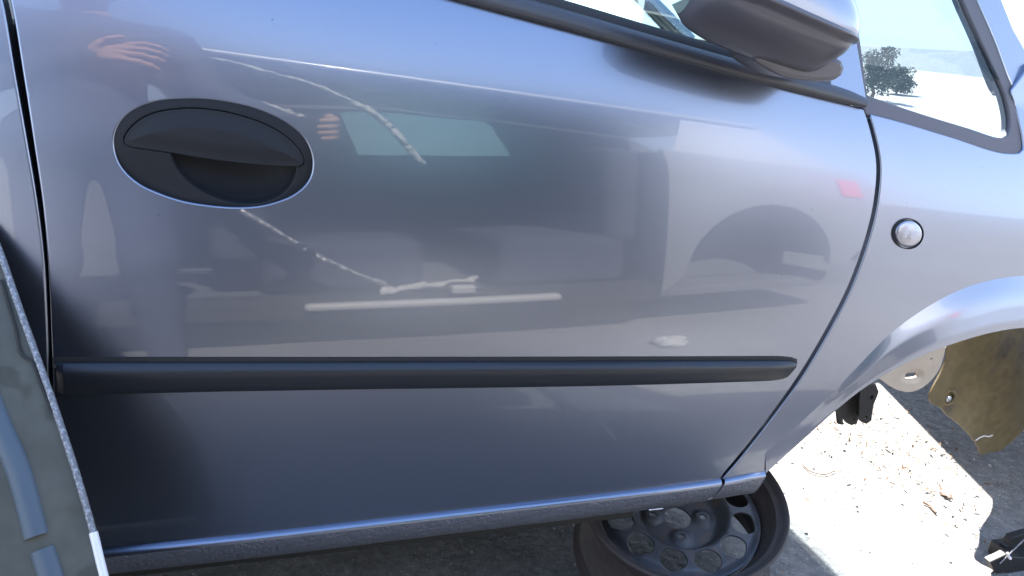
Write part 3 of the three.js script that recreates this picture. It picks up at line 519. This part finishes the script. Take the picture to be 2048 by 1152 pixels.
// ------------------------------------------------------------------ litter on the ground
{
  const m = new THREE.Matrix4(), qn = new THREE.Quaternion(), e = new THREE.Euler(), col = new THREE.Color();
  const g0 = new THREE.PlaneGeometry(1, 1, 3, 1); const pa = g0.attributes.position; for (let i = 0; i < pa.count; i++) { const x = pa.getX(i), y = pa.getY(i); pa.setXYZ(i, x, y * (1 - 1.6 * x * x), 0.25 * x * x); } g0.rotateX(-Math.PI / 2); g0.computeVertexNormals();
  const spots = [[1760, 870, 0.16, 420], [1800, 920, 0.15, 260], [1900, 1000, 0.06, 50], [1990, 1090, 0.05, 30], [1850, 780, 0.12, 120]];
  const n = spots.reduce((s, a) => s + a[3], 0) + 260, im = new THREE.InstancedMesh(g0, new THREE.MeshStandardMaterial({ color: 0xffffff, roughness: 0.95, side: THREE.DoubleSide }), n);
  let k = 0; const add = (x, z, L) => { e.set(rr(-0.5, 0.5), rr(0, 6.28), rr(-0.4, 0.4)); qn.setFromEuler(e); m.compose(V3(x, rr(0.003, 0.007), z), qn, V3(L, L, L * rr(0.15, 0.4))); im.setMatrixAt(k, m); const b = rr(0.5, 1.2); col.setRGB(0.2 * b, 0.125 * b, 0.08 * b); im.setColorAt(k, col); k++; };
  for (const [u, v, s, c] of spots) { const o = onGround(u, v); for (let i = 0; i < c; i++) { const a = rr(0, 6.28), r = s * Math.sqrt(-2 * Math.log(1 - rnd() * 0.98)) * 0.7; add(o.x + r * Math.cos(a), o.z + r * Math.sin(a), 0.004 + 0.011 * rnd() ** 2); } }
  while (k < n) add(rr(0.8, 2.2), rr(-1.1, 0.4), rr(0.004, 0.012));
  im.name = 'leaf_litter'; im.userData = { label: 'scattered brown leaf and bark flakes on the ground', category: 'litter', kind: 'stuff' }; im.castShadow = im.receiveShadow = true; scene.add(im);
  const gi = new THREE.IcosahedronGeometry(1, 0), N2 = 5200, gm = new THREE.InstancedMesh(gi, new THREE.MeshStandardMaterial({ color: 0xffffff, roughness: 0.9 }), N2);
  for (let i = 0; i < N2; i++) { const x = rr(-0.6, 2.6), z = rr(-1.5, 0.9), s = 0.0008 + 0.0035 * Math.pow(rnd(), 4); e.set(rr(0, 6), rr(0, 6), rr(0, 6)); qn.setFromEuler(e); m.compose(V3(x, s * 0.3, z), qn, V3(s, s * 0.7, s)); gm.setMatrixAt(i, m); const b = rr(0.12, 0.5); col.setRGB(b, b * 0.97, b * 0.93); gm.setColorAt(i, col); }
  gm.name = 'gravel'; gm.userData = { label: 'fine pale grit strewn over the worn ground', category: 'gravel', kind: 'stuff' }; gm.castShadow = gm.receiveShadow = true; scene.add(gm);
  const twig = (pts, r, label, i) => { const o = part('twig' + (i ? '_00' + i : ''), tube(pts.map(([u, v]) => onGround(u, v, 0.004)), r, 24, 6), new THREE.MeshStandardMaterial({ color: C(0.09, 0.055, 0.035), roughness: 0.9 }), scene); o.userData = { label, category: 'twig', group: 'twigs on the ground' }; };
  twig([[1604, 928], [1622, 943], [1645, 949], [1670, 942]], 0.0012, 'thin bent twig beside the wheel rim on sunlit ground', 0);
  twig([[1846, 1005], [1858, 1011], [1866, 1020], [1872, 1026]], 0.0022, 'short thick curved twig between litter patch and scrap bracket', 1);
  twig([[1880, 985], [1890, 992], [1901, 998]], 0.0028, 'stubby brown bark stick inside the small litter patch', 2);
}

{ // crumpled paper on the ground beside the other car, mirrored low in the door
  const g = new THREE.IcosahedronGeometry(0.05, 3), p = g.attributes.position;
  for (let i = 0; i < p.count; i++) { const x = p.getX(i), y = p.getY(i), z = p.getZ(i), k = 0.75 + 0.5 * vnoise(x * 40 + 9, y * 40 + z * 55 + 9, 8, 999); p.setXYZ(i, x * k * 1.3, y * k * 0.5, z * k); }
  g.computeVertexNormals(); g.translate(1.18, 0.02, 1.14);
  const o = part('paper_scrap', g, M.pale, scene); o.userData = { label: 'crumpled pale paper scrap on the ground beside the doorless car', category: 'litter' };
}
// ------------------------------------------------------------------ added bonnet panel out of frame, shaped to throw the straight shadow
{
  const h = thing('shadow_bonnet', 'added unseen bonnet panel placed to throw the straight shadow', 'bonnet');
  const s = new THREE.Shape([[1.467, 0.704], [1.647, 1.364], [1.70, 1.55], [2.9, 1.55], [2.95, 0.14], [1.33, 0.14]].map(([x, z]) => new THREE.Vector2(x, -z)));
  const g = new THREE.ExtrudeGeometry(s, { depth: 0.012, bevelEnabled: true, bevelSize: 0.004, bevelThickness: 0.004 }); g.rotateX(-Math.PI / 2); g.scale(1, 1, -1); g.translate(0, 0.6, 0);
  { const p = g.attributes.position; for (let i = 0; i < p.count; i++) p.setZ(i, -Math.abs(p.getZ(i))); const ix = g.index; g.computeVertexNormals(); }
  part('skin', g, M.paint, h);
  for (const [x, z] of [[2.3, -0.5], [2.3, -1.3], [2.8, -0.9]]) part('support_leg', box(x - 0.025, x + 0.025, 0, 0.597, z - 0.025, z + 0.025), M.under, h);
}

// ------------------------------------------------------------------ the car alongside, behind the photographer: mirrored in the door
{
  const n = thing('doorless_car', 'silver car parked alongside with its doors removed and no rear wheel', 'car');
  const Z = 1.3, arc = Array.from({ length: 25 }, (_, i) => { const t = Math.PI * (1 - i / 24); return [1.62 + 0.33 * Math.cos(t), 0.32 + 0.33 * Math.sin(t)]; });
  const side = (pts, holes = []) => { const g = plate(pts, 0, 0.03, holes, 0.004); g.rotateY(Math.PI); g.scale(-1, 1, 1); const p = g.attributes.position, ix = []; for (let i = 0; i < p.count; i += 3) ix.push(i, i + 2, i + 1); g.setIndex(ix); const h = g.toNonIndexed(); h.computeVertexNormals(); h.translate(0, 0, Z); return h; };
  part('rear_quarter', side([[1.2, 0.22], ...arc, [2.02, 0.3], [2.2, 0.5], [2.2, 0.85], [2.1, 0.98], [1.2, 1.0]]), M.silver, n);
  part('front_quarter', side([[-1.6, 0.25], [-0.62, 0.22], [-0.62, 1.0], [-1.6, 0.9]]), M.silver, n);
  part('sill', box(-0.62, 1.2, 0.17, 0.268, Z + 0.03, Z + 0.16, 0.02), M.under, n);
  part('sill_sun_tint', box(0.02, 0.82, 0.215, 0.25, Z - 0.005, Z + 0.13, 0.015), M.pale, n);  // sunlit stretch of the sill painted pale; the rest is kept dark
  part('roof', box(-0.5, 1.85, 1.38, 1.44, Z + 0.12, Z + 1.5, 0.03), M.silver, n);
  part('rear_pillar', loft([[V3(1.25, 1.0, Z + 0.02), V3(2.05, 0.98, Z + 0.02)], [V3(1.45, 1.38, Z + 0.14), V3(1.85, 1.38, Z + 0.14)]]), M.silver, n);
  part('front_pillar', tube([V3(-0.65, 0.98, Z + 0.08), V3(-0.5, 1.25, Z + 0.12), V3(-0.4, 1.4, Z + 0.16)], 0.03, 16), M.silver, n);
  part('far_side', plate([[-1.6, 0.22], [2.15, 0.22], [2.15, 1.0], [1.85, 1.4], [-0.4, 1.4], [-1.6, 0.95]], Z + 1.6, 0.05, [[[0.22, 1.36], [0.95, 1.36], [1.08, 1.02], [0.3, 1.02]]]), M.interior, n);
  part('far_window', plate([[0.22, 1.36], [0.95, 1.36], [1.08, 1.02], [0.3, 1.02]], Z + 1.58, 0.004, [], 0), M.glass, n);
  part('added_streak_curve', ragged(tube([V3(-0.36, 1.34, Z + 0.06), V3(-0.14, 1.3, Z + 0.03), V3(0.04, 1.22, Z + 0.02), V3(0.24, 1.05, Z + 0.01), V3(0.36, 0.85, Z + 0.01)], 0.012, 120), 0.02), M.pale, n);  // added pale tube standing in for a sunlit streak in the door reflection
  part('added_streak_tube', ragged(tube([V3(-0.4, 1.2, Z + 0.04), V3(-0.2, 1.13, Z + 0.03), V3(-0.02, 1.07, Z + 0.03), V3(0.12, 0.98, Z + 0.03)], 0.016, 120), 0.02), M.pale, n);  // second added tube, pale so it mirrors as a sunlit streak
  part('added_streak_tube', ragged(tube([V3(-0.38, 1.245, Z + 0.04), V3(-0.22, 1.225, Z + 0.04)], 0.011, 32), 0.02), M.pale, n);  // short added tube for the streak above it
  part('added_streak_diagonal', ragged(tube([V3(-0.14, 0.66, Z + 0.12), V3(0.1, 0.42, Z + 0.1), V3(0.36, 0.24, Z + 0.08)], 0.012, 80), 0.012), M.silver, n);  // added tube following a diagonal line mirrored in the door
  part('added_streak_bar', ragged(tube([V3(0.24, 0.28, Z + 0.08), V3(0.54, 0.325, Z + 0.08)], 0.016, 32), 0.02), M.pale, n);  // added pale bar for a bright strip mirrored low in the door
  part('added_streak_block', box(0.44, 0.52, 0.27, 0.31, Z + 0.0, Z + 0.05, 0.012), M.pale, n);  // added pale block for a small bright spot in the reflection
  part('floor_pan', box(-1.6, 2.15, 0.17, 0.22, Z + 0.1, Z + 1.55, 0.01), M.interior, n);
  part('wheel_housing', merge([box(1.28, 1.96, 0.22, 0.75, Z + 0.3, Z + 0.34, 0.01), box(1.2, 1.26, 0.22, 0.98, Z + 0.04, Z + 1.5, 0.01)]), M.interior, n);
  part('seat', merge([box(-0.1, 0.4, 0.24, 0.5, Z + 0.25, Z + 0.75, 0.05), box(-0.25, -0.08, 0.4, 1.05, Z + 0.25, Z + 0.75, 0.05), box(0.65, 1.15, 0.24, 0.5, Z + 0.2, Z + 1.4, 0.05), box(1.05, 1.2, 0.45, 1.0, Z + 0.2, Z + 1.4, 0.05)]), M.seat, n);
  part('tail_lamp', box(1.98, 2.1, 0.72, 0.9, Z - 0.02, Z + 0.02, 0.015), M.red, n);
  part('tail_panel', box(2.16, 2.2, 0.3, 0.98, Z + 0.03, Z + 1.6, 0.01), M.silver, n);
  part('rear_bulkhead', box(-1.62, -1.58, 0.2, 1.0, Z + 0.03, Z + 1.6, 0.01), M.silver, n);
  const blk = (x, z, label, i) => { const o = part('timber_block' + (i ? '_00' + i : ''), box(x - 0.12, x + 0.12, 0, 0.168, z - 0.1, z + 0.1, 0.006), M.wood, scene); o.userData = { label, category: 'timber block', group: 'timber blocks under the doorless car' }; };
  blk(1.1, Z + 0.35, 'timber block under the doorless car beside its empty rear arch', 0); blk(-1.2, Z + 0.4, 'timber block under the front end of the doorless car', 1); blk(0.2, Z + 1.3, 'timber block under the far side of the doorless car', 2);
}

// ------------------------------------------------------------------ the person taking the picture, mirrored dimly in the paint, and their phone
function blob(sdf, lo, hi, res, colour) { // surface of a distance field
  const mc = new MarchingCubes(res, M.dark, false, false, 120000), n = res; mc.isolation = 0;
  const at = (i, k) => lo.getComponent(k) + (i / n) * (hi.getComponent(k) - lo.getComponent(k)), p = V3(0, 0, 0);
  for (let z = 0; z < n; z++) for (let y = 0; y < n; y++) for (let x = 0; x < n; x++) mc.field[x + y * n + z * n * n] = -sdf(p.set(at(x, 0), at(y, 1), at(z, 2)));
  mc.update();
  const pos = [], nor = [], col = [], uv = [], e = 0.001;
  for (let i = 0; i < mc.count; i++) {
    p.set(...[0, 1, 2].map((k) => at((mc.positionArray[3 * i + k] + 1) * n / 2, k))); const q = p.clone(), d = sdf(p);
    const g = V3(sdf(p.set(q.x + e, q.y, q.z)) - d, sdf(p.set(q.x, q.y + e, q.z)) - d, sdf(p.set(q.x, q.y, q.z + e)) - d).normalize();
    pos.push(q.x, q.y, q.z); nor.push(g.x, g.y, g.z); uv.push(q.x, q.y); col.push(...colour(q));
  }
  const g = geo(pos, nor, uv, pos.map((_, i) => i).slice(0, pos.length / 3)).toNonIndexed(); g.setAttribute('color', new THREE.Float32BufferAttribute(col, 3)); return g;
}
{
  const cap = (p, a, b, ra, rb) => { const bx = b.x - a.x, by = b.y - a.y, bz = b.z - a.z, t = Math.max(0, Math.min(1, ((p.x - a.x) * bx + (p.y - a.y) * by + (p.z - a.z) * bz) / (bx * bx + by * by + bz * bz || 1))); return Math.hypot(p.x - a.x - bx * t, p.y - a.y - by * t, p.z - a.z - bz * t) - lerp(ra, rb, t); };
  const smin = (a, b, k) => { const h = Math.max(0, k - Math.abs(a - b)) / k; return Math.min(a, b) - h * h * k / 4; };
  const chain = (bones, k) => (p) => { let d = 9; for (const [a, b, r, q] of bones) d = smin(d, cap(p, a, b, r, q), k); return d; };
  const cx = -0.45, z0 = 1.14, X = (x, y, z = 0) => V3(cx + x, y, z0 + z), at = (r, u, b) => CAM.clone().addScaledVector(RIGHT, r).addScaledVector(UP, u).addScaledVector(BACK, b);
  const wrist = { 1: at(0.112, -0.055, 0.085), '-1': V3(-0.415, 1.175, 0.99) };
  const bones = [[X(-0.08, 0.93), X(0.08, 0.93), 0.115, 0.115], [X(0, 0.98), X(0, 1.18, 0.01), 0.12, 0.12], [X(-0.08, 1.27, 0.01), X(0.08, 1.27, 0.01), 0.115, 0.115], [X(-0.15, 1.385, 0.02), X(0.15, 1.385, 0.02), 0.06, 0.06], [X(0, 1.42, 0.015), X(0, 1.55, -0.02), 0.056, 0.05]];
  for (const s of [-1, 1]) bones.push([X(0.09 * s, 0.9), X(0.11 * s, 0.5, -0.01), 0.088, 0.062], [X(0.11 * s, 0.5, -0.01), X(0.12 * s, 0.1, 0.02), 0.06, 0.043], [X(0.12 * s, 0.05, 0.045), X(0.14 * s, 0.036, -0.13), 0.046, 0.034], [X(0.19 * s, 1.37, 0.02), X(0.26 * s, 1.1, 0.01), 0.055, 0.043], [X(0.26 * s, 1.1, 0.01), wrist[s], 0.041, 0.028]);
  const skin = [0.42, 0.23, 0.15], shirt = [0.03, 0.035, 0.055], jeans = [0.035, 0.045, 0.075], shoe = [0.03, 0.03, 0.03];
  const body = blob(chain(bones, 0.05), V3(cx - 0.42, -0.02, 0.9), V3(cx + 0.64, 1.62, 1.33), 104, (p) => (p.y < 0.085 ? shoe : p.y < 0.97 && p.x < cx + 0.26 ? jeans : p.y > 1.455 && Math.abs(p.x - cx) < 0.09 ? skin : shirt));
  const hc = X(0, 1.63, -0.045), elp = (p, c, a, b, d) => { const k = Math.hypot((p.x - c.x) / a, (p.y - c.y) / b, (p.z - c.z) / d); return (k - 1) * Math.min(a, b, d); };
  const headF = (p) => { let d = elp(p, hc, 0.076, 0.108, 0.094); d = smin(d, cap(p, X(0, 1.565, -0.1), X(0, 1.55, -0.08), 0.034, 0.04), 0.04); d = smin(d, cap(p, X(0, 1.655, -0.135), X(0, 1.615, -0.152), 0.009, 0.015), 0.02);
    for (const s of [-1, 1]) { d = smin(d, cap(p, X(0.076 * s, 1.645, -0.03), X(0.078 * s, 1.605, -0.035), 0.014, 0.011), 0.012); d = smin(d, cap(p, X(0.018 * s, 1.665, -0.128), X(0.045 * s, 1.667, -0.115), 0.009, 0.009), 0.02); d = Math.max(d, -(elp(p, X(0.031 * s, 1.645, -0.139), 0.015, 0.008, 0.01))); }
    d = Math.max(d, -cap(p, X(-0.02, 1.578, -0.141), X(0.02, 1.578, -0.141), 0.004, 0.004)); return smin(d, cap(p, X(0, 1.5, -0.01), X(0, 1.58, -0.03), 0.052, 0.05), 0.03); };
  const head = blob(headF, X(-0.12, 1.49, -0.2), X(0.12, 1.76, 0.09), 64, () => skin);
  const hand = (W, knuckles, fingers, thumb) => { // four finger chains and a thumb rooted in the palm
    const b = []; knuckles.forEach((k, i) => { b.push([W, k, 0.02, 0.012]); let q = k; fingers(k, i).forEach((m, j) => { b.push([q, m, 0.0098 - 0.0007 * j, 0.0091 - 0.0007 * j]); q = m; }); });
    let q = W; thumb.forEach((m, j) => { b.push([q, m, j ? 0.011 : 0.02, j ? 0.0095 : 0.0125]); q = m; });
    const f = (p) => { let d = 9; for (const [u, c, r, t] of b) d = smin(d, cap(p, u, c, r, t), 0.006); return d; }, m = W.clone().lerp(knuckles[1], 0.8);
    return blob(f, m.clone().addScalar(-0.11), m.clone().addScalar(0.11), 64, () => skin);
  };
  const len = [0.026, 0.03, 0.028, 0.02];
  const right = hand(wrist[1], [0.032, 0.012, -0.008, -0.026].map((u) => at(0.098, u, 0.024)), (k, i) => { const u = [0.032, 0.012, -0.008, -0.026][i]; return [at(0.101, u - 0.002, -0.006), at(0.092, u - 0.003, -0.018), at(0.092 - len[i], u - 0.004, -0.019)]; }, [at(0.094, -0.03, 0.05), at(0.072, -0.012, 0.034), at(0.046, 0, 0.028)]);
  const L = (x, y, z) => wrist[-1].clone().add(V3(x, y, z));
  const left = hand(wrist[-1], [0, 1, 2, 3].map((i) => L(0.078 - 0.006 * i, 0.05 - 0.02 * i, -0.012)), (k, i) => { const f = 0.8 + 0.9 * len[i] / 0.03 * 0.4; return [k.clone().add(V3(0.036 * f, 0.012 - 0.008 * i, -0.012)), k.clone().add(V3(0.058 * f, 0.008 - 0.01 * i, -0.002)), k.clone().add(V3(0.07 * f, 0.0 - 0.01 * i, 0.012))]; }, [L(0.02, 0.035, -0.022), L(0.045, 0.062, -0.036), L(0.07, 0.078, -0.04)]);
  const hands = [left, right];
  const who = thing('person', 'person in dark shirt and jeans standing beside the doorless car holding a phone', 'person');
  const bm = part('body', mergeGeometries([body, head, ...hands]), P({ vertexColors: true, roughness: 0.75 }), who);
  part('hair', blob((p) => Math.max(elp(p, X(0, 1.645, -0.035), 0.086, 0.11, 0.1), -(p.y - 1.665 + 0.9 * Math.max(0, p.z - z0 + 0.06)) , -elp(p, X(0, 1.6, -0.12), 0.075, 0.085, 0.07)), X(-0.12, 1.49, -0.2), X(0.12, 1.79, 0.12), 48, () => [0.03, 0.02, 0.015]), P({ vertexColors: true, roughness: 0.6 }), who);
  const ph = thing('phone', 'black phone held in one hand by the standing person', 'phone'); ph.position.copy(at(0, 0, 0.009)); ph.quaternion.copy(camera.quaternion);
  part('case', new RoundedBoxGeometry(0.152, 0.074, 0.008, 3, 0.0035), M.grip, ph);
  const sc = new THREE.PlaneGeometry(0.138, 0.066); sc.translate(0, 0, 0.0043); part('screen', sc, P({ color: C(0.01, 0.01, 0.012), roughness: 0.08 }), ph);
}

// ------------------------------------------------------------------ shrubs across the yard, seen through the quarter window
function shrub(u, v, h, wd, label, i) {
  const o = onGround(u, v), t = thing('shrub' + (i ? '_00' + i : ''), label, 'shrub', 'shrubs across the yard'); t.position.copy(o);
  part('trunk', loft(Array.from({ length: 6 }, (_, a) => Array.from({ length: 9 }, (_, b) => { const k = b / 8 * 2 * Math.PI, r = h * 0.04 * (1 - a / 7); return V3(r * Math.cos(k) + 0.02 * Math.sin(a * 2), a / 5 * h * 0.7, r * Math.sin(k)); }))), M.wood, t);
  const pos = [], uv = [], idx = [];
  for (let c = 0; c < 70; c++) { const a = rr(0, 6.28), rad = wd * Math.sqrt(rnd()), y0 = rnd(), cx = rad * Math.cos(a) * (1 - 0.35 * y0), cz = rad * Math.sin(a) * (1 - 0.35 * y0), cy = h * (0.14 + 0.8 * y0);
    for (let l = 0; l < 45; l++) { const p = V3(cx + rr(-1, 1) * wd * 0.28, Math.max(0.01, cy + rr(-1, 1) * h * 0.09), cz + rr(-1, 1) * wd * 0.28), s = rr(0.014, 0.03), a1 = V3(rr(-1, 1), rr(-1, 1), rr(-1, 1)).normalize().multiplyScalar(s), w = V3(rr(-1, 1), rr(-1, 1), rr(-1, 1)).normalize().multiplyScalar(s * 0.6), b = pos.length / 3;
      for (const q of [p.clone().sub(a1), p.clone().add(w), p.clone().add(a1), p.clone().sub(w)]) { pos.push(q.x, q.y, q.z); uv.push(q.x, q.y); } idx.push(b, b + 1, b + 2, b, b + 2, b + 3); } }
  part('crown', geo(pos, null, uv, idx), new THREE.MeshStandardMaterial({ color: C(0.035, 0.06, 0.028), roughness: 0.8, side: THREE.DoubleSide }), t);
}
shrub(1742, 200, 0.72, 0.27, 'taller dark green shrub seen through the quarter window', 0);
shrub(1792, 188, 0.42, 0.26, 'lower spreading shrub beside the taller one behind the quarter window', 1);

renderer.render(scene, camera);
